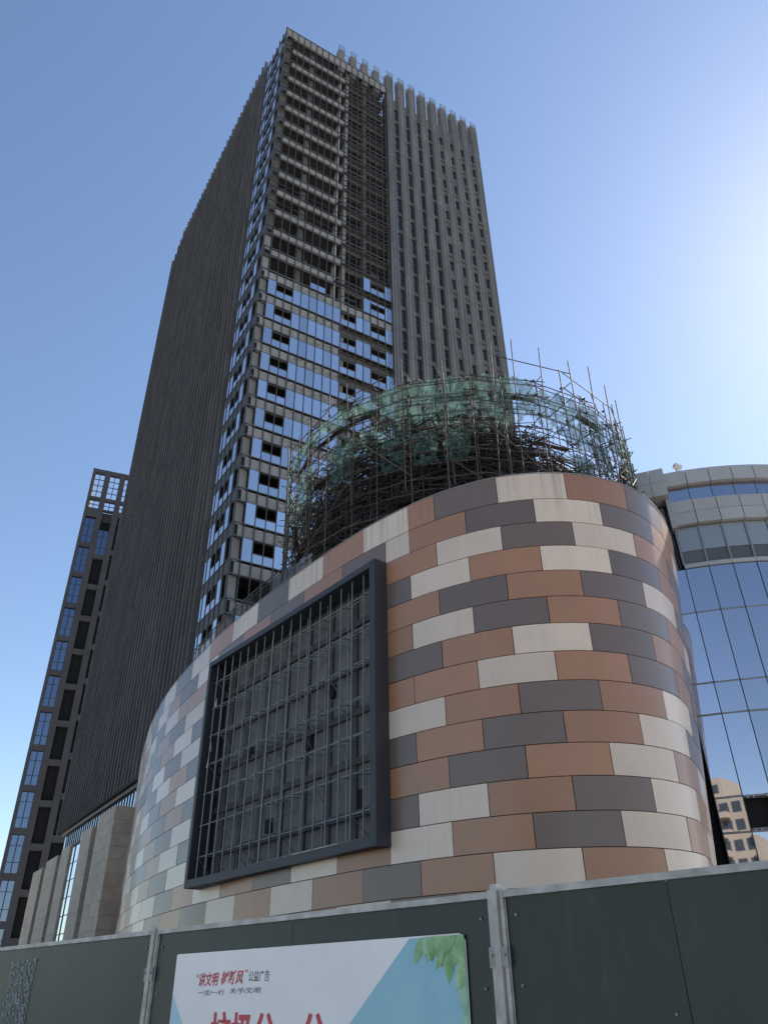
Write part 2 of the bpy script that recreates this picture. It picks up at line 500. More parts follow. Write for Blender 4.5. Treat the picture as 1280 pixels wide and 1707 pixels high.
low = {'c': MB(), 'b': MB(), 'g': MB()}
for r in range(17):
    if r == 0: js = [x for x in JO if x < 69] + [x for x in JE if x > 69]
    elif r == 1: js = [x for x in JE if x < 68] + [x for x in JO if x > 68]
    else: js = JE if r % 2 == 0 else JO
    for k, (s0, s1) in enumerate(zip(js[:-1], js[1:])):
        if s1 < 15: continue
        col = ROWC[r][k]
        segs = [(s0, s1)]
        if 2 <= r <= 11:
            segs = []
            if s0 < BB_S0: segs.append((s0, min(s1, BB_S0)))
            if s1 > BB_S1 and s0 >= BB_S1 - 0.01: segs.append((s0, s1))
            elif s1 > BB_S1 > s0: segs.append((BB_S1, s1))
        for a, b_ in segs:
            if b_-a < 0.1: continue
            if r <= 13: panel('panel', col, a, b_, ROWZ[r+1], ROWZ[r], podium)
            else: panel('panel', col, a, b_, ROWZ[r+1], ROWZ[r], podium, low[col])
for col, nm in (('c','cream_base_panels'),('b','brown_base_panels'),('g','grey_base_panels')):
    low[col].build(nm, col, podium, 'stuff')
# backing wall behind the open joints, with the hole behind the billboard
bk = MB()
sa = np.arange(13, CL-0.3, 0.5)
for s0, s1 in zip(sa[:-1], sa[1:]):
    zs = [(0.0, 19.95)]
    if s0 >= BB_S0-0.4 and s1 <= BB_S1+0.3: zs = [(0.0, 6.3), (17.62, 19.95)]
    for z0, z1 in zs:
        bk.quad(wall(s0,z0,-.045), wall(s1,z0,-.045), wall(s1,z1,-.045), wall(s0,z1,-.045))
bk.build('backing_wall', 'joint', podium)
cp_ = MB()
for s0, s1 in zip(sa[:-1], sa[1:]):
    o0, i0, o1, i1 = wall(s0,20.0,.02), wall(s0,20.0,-.40), wall(s1,20.0,.02), wall(s1,20.0,-.40)
    up = Z*0.035
    cp_.quad(o0, o1, o1+up, o0+up); cp_.quad(o0+up, o1+up, i1+up, i0+up); cp_.quad(i0+up, i1+up, i1-Z*0.9, i0-Z*0.9)
    cp_.quad(i0, i1, o1, o0)
cp_.build('coping', 'coping', podium)
rf = MB()
rp = [wall(s_, 19.25, -.3) for s_ in np.arange(13, CL, 1.0)]
rf.poly([tuple(p) for p in rp] + [(15.8,60,19.25), (-12,78,19.25), (-24,78,19.25)])
rf.build('roof', 'roof', podium)

# ------------------------------------------------------------------ billboard
BT = Vector((-0.4553, 29.1493, 0)); BD = Vector((-0.62335, 0.78195, 0)); BN = Vector((-0.78195, -0.62335, 0))
BZ0, BZ1, BWID = 6.05, 17.65, 15.40
def B(t, z, o=0.0): return BT + BD*t + BN*o + Z*z      # o < 0: into the building
bill = thing('billboard_frame', 'large empty charcoal billboard frame with bare steel grid on the panel-clad front', 'billboard', tuple(B(7.7, BZ0, -0.5)))
fwid = 0.36
dep = 0.62
def fb(t0, t1, z0, z1, o0, o1, name, mk='frame'):
    return part(name, bill, mk, B((t0+t1)/2, (z0+z1)/2, (o0+o1)/2), BD*abs(t1-t0)/2, BN*abs(o1-o0)/2, Z*abs(z1-z0)/2)
fb(0, fwid, BZ0, BZ1, 0, -0.95, 'frame_side')
fb(BWID-0.26, BWID, BZ0, BZ1, 0, -1.05, 'frame_side')
fb(fwid+.002, BWID-.262, BZ1-fwid*.8, BZ1-.003, -.003, -0.95, 'frame_head')
fb(fwid+.002, BWID-.262, BZ0+.003, BZ0+fwid, -.003, -0.95, 'frame_sill')
# back wall and its columns
BACK = -1.25
fb(-0.2, BWID+0.6, BZ0-.3, BZ1+.2, BACK, BACK-0.2, 'back_wall', 'render')
for t in np.linspace(1.1, BWID-1.0, 8):
    fb(t-0.2, t+0.2, BZ0+.2, BZ1-.2, BACK+0.10, BACK+.003, 'wall_column', 'rendercol')
for z in np.linspace(BZ0+1.6, BZ1-1.8, 5):
    fb(0.1, BWID-0.1, z-0.14, z+0.14, BACK+0.16, BACK+.105, 'wall_beam', 'rendercol')
fb(2.5, 3.1, 7.7, 8.6, BACK+.02, BACK-.01, 'wall_opening', 'void')
for t, z in ((4.7, 13.2), (9.6, 8.2), (11.9, 12.0), (6.4, 11.3)):
    fb(t-.22, t+.22, z-.3, z+.3, BACK+.18, BACK+.02, 'wall_opening', 'void')
# steel grid
tv = np.linspace(0.36+0.70, BWID-0.26-0.50, 17)
zh = np.linspace(BZ0+1.35, BZ1-1.25, 7)
for t in tv:
    lo = BZ0+fwid + rng.uniform(0, .1)
    tubepart('grid_upright', bill, 'steel', B(t+rng.uniform(-.02,.02), lo, -.22), B(t, BZ1-.30, -.22), 0.029)
for z in zh:
    tubepart('grid_crossbar', bill, 'steel', B(0.55, z, -.29), B(BWID-.4, z+rng.uniform(-.03,.03), -.29), 0.030)
    tubepart('grid_crossbar', bill, 'steel', B(0.40, z+.16, -.72), B(BWID-.3, z+.16, -.72), 0.028)
for t in tv[::2]:
    tubepart('rear_upright', bill, 'steel', B(t+.2, BZ0+.3, -.78), B(t+.2, BZ1-.3, -.78), 0.03)
for z in zh:
    for t in tv:
        r_ = rng.random()
        if r_ < 0.72: tubepart('strut', bill, 'steel', B(t, z, -.24), B(t+rng.uniform(-.06,.1), z+.12, BACK+.1), 0.022)
        if r_ < 0.34: tubepart('strut', bill, 'steel', B(t, z-.05, -.26), B(t+rng.uniform(-.1,.3), z-rng.uniform(.55,1.0), BACK+.12), 0.020)
for z, t in ((13.0, 14.6), (12.2, 14.75), (15.4, 14.5)):          # torn film caught on the grid
    b = MB(); b.quad(B(t,z,-.25), B(t+.14,z+.05,-.3), B(t+.1,z-.5,-.22), B(t+.04,z-.42,-.3)); b.build('torn_film', 'white', bill)

# ------------------------------------------------------------------ roof railing on the podium
rl = thing('roof_railing', 'dark iron railing along the podium roof edge below the tower corner', 'railing', tuple(wall(52, 20.03, -.3)))
rs = np.arange(44.5, 60.5, 1.25)
RZ = 21.25
for i, s_ in enumerate(rs):
    tubepart('post', rl, 'rail', wall(s_, 20.0, -.25), wall(s_, RZ+.05, -.25), 0.045)
    if i+1 < len(rs):
        s2 = rs[i+1]
        for zz, r_ in ((RZ, .04), (RZ-.22, .025), (20.25, .025)):
            tubepart('rail', rl, 'rail', wall(s_, zz, -.25), wall(s2, zz, -.25), r_)
        for k in range(1, 7):
            sx = s_+(s2-s_)*k/7
            tubepart('baluster', rl, 'rail', wall(sx, 20.2, -.25), wall(sx, RZ-.2, -.25), 0.014)
for i, s_ in enumerate(np.arange(56.4, 60.6, .62)):
    c = (wall(s_, 20.6, -.55)+wall(s_+.56, 20.6, -.55))/2
    dx = (wall(s_+.56, 20.6, -.55)-wall(s_, 20.6, -.55))/2
    part('sheet_panel', rl, 'sheet', c + Z*rng.uniform(-.1, .1), dx, dx.cross(Z).normalized()*.02, Z*.62)

# ------------------------------------------------------------------ office tower
TC = Vector((-13.595, 58.440, 0)); U = Vector((0.85173, 0.52399, 0)); V = Vector((-0.52399, 0.85173, 0))
LD = Vector((-0.53877, 0.84245, 0)); LN = Vector((-0.84245, -0.53877, 0))     # left face: along, outward normal
def T(a, z, b=0.0): return TC + U*a + V*b + Z*z
def TL(t, z, o=0.0): return TC + LD*t + LN*o + Z*z
tower = thing('office_tower', 'tall unfinished office tower with charcoal fins on its left side and patchy blue glazing', 'tower', tuple(T(17, 0, 20)))
def tb(name, mk, a0, a1, z0, z1, b0, b1):
    return part(name, tower, mk, T((a0+a1)/2, (z0+z1)/2, (b0+b1)/2), U*(a1-a0)/2, V*(b1-b0)/2, Z*(z1-z0)/2)
def lb(name, mk, t0, t1, z0, z1, o0, o1, parent=None):
    return part(name, parent or tower, mk, TL((t0+t1)/2, (z0+z1)/2, (o0+o1)/2), LD*(t1-t0)/2, LN*abs(o1-o0)/2, Z*(z1-z0)/2)
TOP = 126.2
FL = 3.8
ZK = lambda k: 37.9 + FL*k
AW = 17.6
MW = AW/17.0
KMIN, KMAX = -6, 22
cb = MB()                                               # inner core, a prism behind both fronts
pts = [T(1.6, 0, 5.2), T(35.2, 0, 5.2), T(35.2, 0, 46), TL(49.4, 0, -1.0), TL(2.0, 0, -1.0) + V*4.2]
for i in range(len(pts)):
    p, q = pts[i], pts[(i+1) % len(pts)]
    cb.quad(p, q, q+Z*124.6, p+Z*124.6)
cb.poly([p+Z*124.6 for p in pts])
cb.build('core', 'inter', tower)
for k in range(KMIN, KMAX+2):
    z = ZK(k)
    tb('floor_slab', 'slab', 0.55, AW, z-.20, z-.02, 0.42, 5.2)
# columns behind the glazing
for a, mk, w in ((0.75,'concdark',.42),(4.9,'concdark',.3),(9.75,'white',.13),(10.95,'conc',.26),(14.0,'concdark',.3)):
    tb('column', mk, a-w, a+w, 15, TOP-1.5, 0.75, 1.5)
for k in range(KMIN, KMAX+1):
    z = ZK(k)
    lit = 'conc'
    zb0, zb1 = z+2.38, z+FL-.205
    if k == 22: zb1 = z+FL-.3
    # edge beams: pale on the left bays, darker and mostly set back on the right
    if k <= 8:
        tb('edge_beam', 'conc', .55, 4.1*MW, zb0, zb1, .14, .42)
        tb('edge_beam', 'concpatch', 4.1*MW+.003, 9.9*MW, zb0, zb1, .14, .42)
        if k == 8: tb('edge_beam', 'conc', 9.9*MW+.003, AW, zb0, zb1, .14, .42)
        else: tb('edge_beam', 'concdark', 9.9*MW+.003, AW, zb0+.2, zb1, .6, .85)
    else:
        r_ = rng.random()
        tb('edge_beam', 'conc', 1.0*MW if k < 20 else 1.4*MW, (9.9 if r_ < .8 else 9.0)*MW, zb0+.50, zb1+.1, .16, .42)
        tb('edge_beam', 'concdark', 10.4*MW, AW, zb1-.5, zb1, 1.0, 1.2)
    # dim partitions and masonry seen through the openings
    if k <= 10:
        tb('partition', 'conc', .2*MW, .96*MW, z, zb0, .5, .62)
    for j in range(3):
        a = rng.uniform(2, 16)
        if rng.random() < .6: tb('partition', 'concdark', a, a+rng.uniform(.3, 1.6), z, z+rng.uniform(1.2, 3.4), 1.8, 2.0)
# parapet on the glazed part
for j in range(17):
    tb('parapet_panel', 'conc', j*MW+.03, (j+1)*MW-.03, TOP-1.75, TOP-.06, .12, .24)
tb('parapet_rail', 'tran', 0, AW, TOP-.06, TOP+.04, .0, .2)
# mullions and transoms
for j in range(18):
    tb('mullion', 'mull', j*MW-.035, j*MW+.035, 20.5, TOP-.06, -.05, .12)
for k in range(KMIN+2, KMAX+1):
    z = ZK(k)
    tb('transom', 'tran' if k < 11 or rng.random() < .5 else 'mull', .04, AW, z-.045, z+.045, -.012, .11)
    if k <= 10: tb('transom', 'tran', .04, AW, z+2.33, z+2.40, -.012, .10)
    elif rng.random() < .35: tb('transom', 'mull', .04, 10*MW, z+1.0, z+1.05, -.010, .10)
    if k > 10:
        tb('transom', 'mull', 10*MW, AW, z+1.0, z+1.05, -.010, .10)
        tb('transom', 'mull', 10*MW, AW, z+2.4, z+2.45, -.008, .10)
def pane(j0, j1, z0, z1, name='glass_pane', mk='glass'):
    e = rng.uniform(-.012, .012); e2 = rng.uniform(-.012, .012)
    a0, a1 = j0*MW+.05, j1*MW-.05
    return part(name, tower, mk, T((a0+a1)/2, (z0+z1)/2, .03), (U+V*e)*(a1-a0)/2, V*.012, (Z+V*e2)*(z1-z0)/2)
WINS = {2, 3, 10, 11, 14, 15}
for k in range(-6, 11):
    z = ZK(k)
    for j in range(1, 17):
        if k == -2: continue
        if k == -3 and j > 6: continue
        if k == 9 and j not in (6, 7, 13, 14, 15, 16): continue
        if k == 10 and j not in (13, 14, 15, 16): continue
        win = j in WINS or (k == 9 and j in (6, 7))
        if win:
            pane(j, j+1, z+.05, z+.92)
            if j in (14, 15) and k == 9: pane(j, j+1, z+2.0, z+2.33)
        else: pane(j, j+1, z+.05, z+2.33)
    if -2 < k <= 10:
        for j0 in (2, 10, 14):
            if k == 10 and j0 != 14: continue
            if k == 9 and j0 == 2: continue
            tb('window_transom', 'tran', j0*MW+.04, (j0+2)*MW-.04, z+.925, z+.985, -.010, .09)
# left face: glazed strip next to the corner
for t in (0.0, 1.25, 2.4, 3.6, 4.8, 5.9, 7.0):
    lb('side_mullion', 'mull', t-.04, t+.04, 20, TOP, -.1, .06)
for k in range(-5, KMAX+1):
    z = ZK(k)
    lb('side_spandrel', 'screen', .1, 7.0, z+2.40, z+FL-.05, -.25, -.02)
    lb('side_transom', 'mull', .04, 7.0, z-.04, z+.04, -.1, .045)
    for t0, t1, z0, z1 in ((1.3,2.35,.06,2.35),(2.45,3.55,.06,.9),(3.65,4.75,.06,.9),(4.85,5.85,.06,2.35),(5.95,6.95,.06,2.35)):
        e = rng.uniform(-.004, .004)
        part('side_pane', tower, 'glass', TL((t0+t1)/2, z+(z0+z1)/2, .0), (LD+LN*e)*(t1-t0)/2, LN*.012, Z*(z1-z0)/2)
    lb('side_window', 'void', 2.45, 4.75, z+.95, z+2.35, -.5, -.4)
# left face: fin screen
lb('screen_wall', 'screen', 7.1, 49.4, 19.1, 127.2, -.95, -.25)
for k in range(-5, KMAX+2):
    lb('screen_rail', 'fin', 7.1, 49.4, ZK(k)-.5, ZK(k)-.1, -.24, -.02)
nf = 35
for i in range(nf):
    t = 7.5 + i*1.225
    top = 128.4 + (0.35 if i % 2 else 0.0)
    if i > nf-4: top -= 0.9*(i-(nf-4))
    lb('fin', 'fin', t-.045, t+.045, 19.0, top, -.23, .34)
    if i < nf-1: 
        for q in (.40, .80): lb('thin_fin', 'finlite', t+q-.02, t+q+.02, 19.05, top-1.2, -.23, .17)
lb('screen_soffit', 'void', 7.2, 49.2, 18.75, 19.0, -.9, .35)
lb('end_fin', 'finlite', 49.9, 50.05, 18.6, 124.5, -.6, .5)
# right part of the front: piers with window bays
P0, PS, PW = 17.72, 2.135, 1.16
tb('rear_wall', 'void', AW, 35.4, 0.2, TOP-2, .95, 1.3)
for i in range(9):
    a = P0 + i*PS
    tb('pier_core', 'slot', a+.04, a+PW-.04, 14, 128.5, -.10, .9)
    for k in range(KMIN, KMAX+2):
        z0, z1 = ZK(k)-.9, min(ZK(k)+2.87, 129.6)
        if k == KMAX+1: z1 = 129.6
        e = rng.uniform(-.012, .012)
        tb('pier_panel', 'pier', a, a+PW, z0+.015, z1, -.14+e, .9)
    cap = None
    for (x0, x1, y0, y1) in ((a,a+.06,-.14,-.08),(a+PW-.06,a+PW,-.14,-.08),(a,a+.06,.7,.76),(a+PW-.06,a+PW,.7,.76)):
        tb('cap_post', 'tran', x0, x1, 129.605, 130.7, y0, y1)
    for zz in (130.1, 130.7):
        tb('cap_rail', 'tran', a, a+PW, zz-.04, zz+.02, -.145, -.075)
        tb('cap_rail', 'tran', a, a+PW, zz-.04, zz+.02, .695, .765)
    tb('cap_cladding', 'pier', a+.05, a+PW-.05, 129.605, 129.9, -.06, .68)
    for dx in (.05, .30, PW-.30, PW-.05):
        tb('pier_rib', 'riblite' if dx in (.05, PW-.05) else 'tran', a+dx-.022, a+dx+.022, 15, 128.5+rng.uniform(0,.8), -.21, -.156)
    if i == 8: continue
    a0, a1 = a+PW, a+PS
    tubepart('roof_rail', tower, 'steel', T(a0, 129.0, .3), T(a1, 129.0, .3), .05)
    tubepart('roof_rail', tower, 'steel', T(a0, 127.6, .1), T(a1, 127.9, .1), .05)
    tubepart('roof_rail', tower, 'steel', T(a0, 126.2, .4), T(a1, 128.2, .4), .035)
    for k in range(KMIN, KMAX+1):
        z = ZK(k)
        if i < 4:
            hi = z+.95 if k < 22 else z+3.79
            tb('bay_spandrel', 'bay', a0, a1, z-.20, z+.42 if k < 22 else z+2.2, .18, .93)
            if k < 22:
                tb('bay_window', 'darkglass', a0+.02, a1-.02, z+.44, z+3.57, .34, .38)
                tb('bay_bar', 'tran', a0+.02, a1-.02, z+1.9, z+1.95, .22, .295)
        else:
            zw = z+.9
            tb('bay_spandrel', 'bay', a0, a1, z-.98, z+.80 if k < 22 else z+2.2, .0, .93)
            if k < 22:
                tb('bay_window', 'darkglass', a0+.28, a1-.02, z+.82, z+2.78, .22, .26)
                tb('bay_cheek', 'bay', a0, a0+.27, z+.805, z+2.815, .01, .9)
                if k % 2 == 0 or i > 5: tb('ledge', 'concdark', a0-.05, a0+.75, z-.2, z+.05, -.22, -.002)
for i in range(4):                                       # free-standing pier heads behind the parapet
    a = 9.08 + i*PS
    tb('pier_head', 'pier', a, a+1.05, 123.5, 129.75, .27, 1.2)
    for x0 in (a, a+.99):
        tb('cap_post', 'tran', x0, x0+.06, 129.755, 130.9, .27, .33)
    tb('cap_rail', 'tran', a, a+1.05, 130.86, 130.92, .265, .335)
    tb('cap_rail', 'tran', a, a+1.05, 130.2, 130.25, .265, .335)
    tubepart('roof_rail', tower, 'steel', T(a+1.05, 129.3, .5), T(a+PS, 129.3, .5), .05)
    tubepart('roof_rail', tower, 'steel', T(a+1.05, 127.6, .5), T(a+PS, 127.6, .5), .04)
    tubepart('roof_rail', tower, 'steel', T(a+1.05, 127.6, .5), T(a+PS, 129.3, .5), .03)
# hoist mast at the junction of glazing and piers
for a in (17.62, 17.95):
    tb('hoist_mast', 'tran', a-.03, a+.03, 40, 118, -.95, -.89)
for i, z in enumerate(np.arange(41, 118, 1.55)):
    tubepart('hoist_brace', tower, 'tran', T(17.62, z, -.92), T(17.95, z+.9, -.92), .02)

# ------------------------------------------------------------------ stone base of the tower
base = thing('stone_base', 'beige stone-clad base block with tall piers and narrow glass slots, left of the curved wall', 'building', tuple(TL(28, 0, 1.5)))
lb('base_wall', 'slot', 13.2, 47, 0, 14.3, -.4, 2.2, base)
PZ = 14.6
piers = [(12.93,18.3,15.3),(20.15,23.95,14.85),(28.2,31.65,14.4),(33.4,38.6,14.1),(40.5,45.3,13.75)]
for t0, t1, zt in piers:
    n = 15
    lb('pier_backing', 'slot', t0+.03, t1-.03, 0, zt-.05, 2.2, 2.9, base)
    for i in range(n):
        z0, z1 = zt*i/n, zt*(i+1)/n
        m = 2 if t1-t0 < 4.5 else 3
        sh = 0.5 if i % 2 else 0.0
        xs = sorted({t0, t1} | {t0+(t1-t0)*(q+sh)/m for q in range(m) if 0.01 < (q+sh)/m < .99})
        for x0, x1 in zip(xs[:-1], xs[1:]):
            lb('stone_slab', 'stone', x0+.008, x1-.008, z0+.008, z1-.008, 2.901, 3.0, base)
        # end face towards the viewer
        w = 2.9 if t0 > 13 else 3.4
        lb('end_slab', 'stone', t0-.07, t0+.025, z0+.008, z1-.008, 2.2 if t0 > 13 else -.4, 2.995, base)
lb('top_slab', 'stone', 12.9, 18.3, 15.305, 15.4, -.4, 2.99, base)
for i in range(40):                                      # clerestory glass under the fin screen
    t = 8.3 + i*1.0
    lb('clerestory_pane', 'skyglass', t+.03, t+.97, 14.0, 16.6, -.34, -.30, base)
    lb('clerestory_pane', 'skyglass', t+.03, t+.97, 16.7, 18.7, -.34, -.30, base)
    lb('clerestory_mullion', 'capdark', t-.03, t+.03, 13.9, 18.74, -.40, -.22, base)
for i in range(9):
    lb('slot_pane', 'skyglass', 24.1, 28.0, .6+i*1.5, 2.02+i*1.5, 2.80, 2.84, base)
lb('slot_backing', 'slot', 24.0, 28.15, .3, 14.25, 2.21, 2.795, base)
lb('slot_mullion', 'capdark', 26.3, 26.4, .3, 14.2, 2.796, 2.90, base)

# ------------------------------------------------------------------ far tower on the left
FC = 170.0
faz = rad(-25.06)
FO = Vector((FC*math.sin(faz), FC*math.cos(faz), 0))
FU = Vector((math.sin(rad(67)), math.cos(rad(67)), 0)); FV = Vector((-FU.y, FU.x, 0))
ft = thing('distant_tower', 'dark stone high-rise with tall window slots and an open crown at far left', 'tower', tuple(FO + FU*12 + FV*10))
KS = FC/140.0
def fbx(name, mk, a0, a1, z0, z1, b0, b1, parent=None):
    c = FO + FU*(a0+a1)/2 + FV*(b0+b1)/2 + Z*(z0+z1)/2
    return part(name, ft, mk, c, FU*(a1-a0)/2, FV*(b1-b0)/2, Z*(z1-z0)/2)
FT = 1.6 + (93.6-1.6)*KS
PER = 2.95*KS; WW = 1.88*KS; FP = .55*KS
pitch = 6.50*KS
NCOL = 9
zA1, zA0 = FT-.9*KS, FT-6.6*KS
zB1, zB0 = FT-7.3*KS, FT-9.3*KS
def zf(z140): return 1.6 + (z140-1.6)*KS
fbx('core', 'void', .8, NCOL*PER, 0, zf(82), 1.2, 18)
fbx('side_wall', 'fstone', .02, .78, 0, FT-.05, 1.102, 18)
fbx('crown_back', 'fstone', .3, NCOL*PER, zf(82), zf(84), 1.2, 22)
for c in range(NCOL+1):
    a1 = FP + c*PER; a0 = a1 - (PER-WW) if c else 0.0
    fbx('pier', 'fstone', a0, a1, 0, FT, 0, 1.1)
    if c == NCOL: break
    w0, w1 = a1, a1+WW
    fbx('lintel', 'fstone', w0, w1, zA1, FT-.02, .02, 1.08)
    fbx('lintel', 'fstone', w0, w1, zB1, zA0, .12, 1.0)
    fbx('lintel', 'fstone', w0, w1, zf(82.3 if c == 0 else (84.0 if c == 1 else 83.0)), zB0, .06, 1.0)
    for zz in np.linspace(zA0, zA1, 5)[1:-1].tolist() + [(zB0+zB1)/2]:
        fbx('crown_bar', 'capdark', w0, w1, zz-.09, zz+.09, .5, .6)
    fbx('crown_bar', 'capdark', (w0+w1)/2-.08, (w0+w1)/2+.08, zB0, zA1, .5, .6)
    off = (0.0, -2.2*KS, -0.9*KS)[c % 3] if c else 0.0
    z = zf(82.3) + off
    n = 0
    while z - pitch > -2:
        z1, z0 = z-.35*KS, z-pitch+.65*KS
        fbx('lintel', 'fstone', w0, w1, max(z0-1.0*KS, .1), z0, .06, 1.0)
        glazed = (c == 0) or (c == 1 and n == 0)
        if z0 > 2:
            if glazed:
                wd = fbx('window', 'fglass', w0+.05, w1-.05, z0, z1, .55, .6)
                for x in (.5,):
                    subpart('window_bar', wd, 'capdark', ft, FO+FU*(w0+WW*x)+FV*.52+Z*(z0+z1)/2, FU*.09, FV*.02, Z*(z1-z0)/2)
                for q in (.28, .72):
                    subpart('window_bar', wd, 'mull', ft, FO+FU*(w0+w1)/2+FV*.525+Z*(z0+(z1-z0)*q), FU*(WW/2-.06), FV*.015, Z*.06)
            else:
                fbx('window_opening', 'void', w0+.05, w1-.05, z0, z1, .9, .95)
        z -= pitch; n += 1

# ------------------------------------------------------------------ right building: convex curtain wall
RC = Vector((22.0, 52.3, 0)); RR = 14.7
right = thing('glass_building', 'curved blue glass curtain-wall building with pale panelled fascia bands, right of the drum', 'building', (22, 40, 0))
def RP(ang, r): return RC + Vector((math.cos(ang), math.sin(ang), 0))*r
def rb(name, mk, a0, a1, z0, z1, r0, r1, parent=None):
    a0, a1 = rad(a0), rad(a1)
    am = (a0+a1)/2
    rm = (r0+r1)/2
    n = Vector((math.cos(am), math.sin(am), 0)); t = Vector((-n.y, n.x, 0))
    half = rm*math.sin((a1-a0)/2)
    return part(name, right, mk, RC + n*rm*math.cos((a1-a0)/2) + Z*(z0+z1)/2, t*half, n*abs(r1-r0)/2, Z*(z1-z0)/2)
AST = 4.97
A0 = -119.7
NA = 15
zl = [0.3, 3.0, 5.6, 7.82, 9.42, 13.45, 15.1, 19.07, 21.75]
for i in range(NA):
    a = A0 + i*AST
    if i == 0: continue
    rb('mullion', 'capdark', a-.10, a+.10, 0.2, 21.75, RR-.10, RR+.03)
    for k in range(len(zl)-1):
        z0, z1 = zl[k]+.04, zl[k+1]-.04
        if zl[k] == 7.82 and i == 2: continue            # pane missing, see the gap below
        m_ = part('glass_pane', right, 'bglass', RC, (1,0,0), (0,1,0), (0,0,1))
        am = rad(a+AST/2); n = Vector((math.cos(am), math.sin(am), 0)); t = Vector((-n.y, n.x, 0))
        e, e2 = rng.uniform(-.014, .014), rng.uniform(-.010, .010)
        if zl[k] < 9: e, e2 = rng.uniform(-.02, .02), rng.uniform(-.012, .012)
        half = RR*math.sin(rad(AST)/2)*.985
        c = RC + n*RR*math.cos(rad(AST)/2) + Z*(z0+z1)/2 - right.location
        x, y, zv = (t+n*e)*half, n*.012, (Z+n*e2)*(z1-z0)/2
        m_.matrix_local = Matrix(((x.x,y.x,zv.x,c.x),(x.y,y.y,zv.y,c.y),(x.z,y.z,zv.z,c.z),(0,0,0,1)))
    for zz in zl[3:-1]:
        rb('transom', 'capalu', a+.11, a+AST-.11, zz-.055, zz+.055, RR-.10, RR+.012)
    # bands above the glass
    if i < 2: continue
    rb('sill_band', 'fascia', a, a+AST-.02, 21.76, 22.0, RR-.2, RR+.10)
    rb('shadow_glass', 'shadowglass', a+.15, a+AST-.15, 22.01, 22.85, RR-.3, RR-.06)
    rb('spandrel_pane', 'spandrel', a+.25, a+AST-.25, 22.86, 24.40, RR-.3, RR-.02)
    rb('spandrel_bar', 'capalu', a-.22, a+.22, 22.02, 24.42, RR-.25, RR+.05)
    for h in (0, 1):
        rb('fascia_panel', 'fascia', a+.03, a+AST-.03, 24.46+h*.80, 24.46+h*.80+.78, RR-.3, RR+.32)
    rb('strip_pane', 'bglass', a+.05, a+AST-.05, 26.06, 27.12, RR-.2, RR+.02)
    rb('fascia_panel', 'fascia', a+.03, a+AST-.03, 27.16, 28.12, RR-.3, RR+.36)
gz0, gz1 = 7.86, 9.38                                    # gap with a dark lining panel
a = A0 + 2*AST
rb('lining_panel', 'void', a+.2, a+AST-.2, gz0+.12, gz1-.1, RR-.35, RR-.3)
rb('gap_frame', 'capdark', a+.12, a+AST-.12, gz1-.10, gz1, RR-.28, RR-.02)
rb('gap_frame', 'capalu', a+.2, a+AST-.2, gz0+.05, gz0+.11, RR-.28, RR-.02)
for x in (.7, AST-.8, AST*.35):
    rb('glass_clip', 'lamp', a+x, a+x+.22, gz0-.02, gz0+.05, RR-.02, RR+.05)
    rb('glass_clip', 'lamp', a+x, a+x+.22, gz1-.06, gz1+.02, RR-.02, RR+.05)
core = MB()
angs = [A0 + i*AST for i in range(NA+1)]
for a, b_ in zip(angs[:-1], angs[1:]):
    p, q = RP(rad(a), RR-.4), RP(rad(b_), RR-.4)
    core.quad(p, q, q+Z*27.6, p+Z*27.6)
lp = [RP(rad(a), RR-.4)+Z*27.6 for a in angs]
bp = [RP(rad(angs[-1]), RR-.4)+Vector((4,30,27.6)), RP(rad(angs[0]), RR-.4)+Vector((6,30,27.6))]
core.poly(lp+bp)
e0, e1 = RP(rad(angs[0]), RR-.4), RP(rad(angs[0]), RR-.4)+Vector((6,30,0))
core.quad(e1, e0, e0+Z*27.6, e1+Z*27.6)
e0, e1 = RP(rad(angs[-1]), RR-.4), RP(rad(angs[-1]), RR-.4)+Vector((4,30,0))
core.quad(e0, e1, e1+Z*27.6, e0+Z*27.6)
core.build('core', 'void', right)
# link wall to the left with its own box fascia
lk = Vector((17.05, 38.25, 0)); ld = Vector((-0.93, 0.36, 0)).normalized(); lnn = Vector((-ld.y, ld.x, 0))
lnn = lnn if lnn.y < 0 else -lnn
def kb(name, mk, t0, t1, z0, z1, o0, o1):
    return part(name, right, mk, lk + ld*(t0+t1)/2 + lnn*(o0+o1)/2 + Z*(z0+z1)/2, ld*(t1-t0)/2, lnn*abs(o1-o0)/2, Z*(z1-z0)/2)
for i in range(2):
    for h in (0, 1):
        kb('fascia_panel', 'fascia', i*.85+.01, i*.85+.84, 26.30+h*.94, 26.30+h*.94+.92, -1.2, .75)
kb('link_glass', 'spandrel', .35, 1.6, 20, 26.2, -1.0, -.6)
kb('link_mullion', 'capdark', .25, .35, 20, 26.2, -1.0, -.5)
kb('link_cheek', 'fascia', -.06, .24, 24.3, 26.28, -1.2, .2)
fl = thing('floodlight', 'small pale floodlight on the roof edge of the curved glass building', 'lamp', tuple(RP(rad(-106.3), RR+.1)+Z*28.12))
q = RP(rad(-106.3), RR+.1)+Z*28.12
tubepart('bracket', fl, 'rail', q, q+Z*.3, .03)
part('housing', fl, 'lamp', q+Z*.42+Vector((.08,-.1,0)), Vector((.22,.05,-.06)), Vector((-.04,.14,0)), Vector((.05,0,.12)))
part('lens', fl, 'coping', q+Z*.36+Vector((.27,-.05,0)), Vector((.02,0,-.005)), Vector((-.03,.12,0)), Vector((.03,0,.10)))

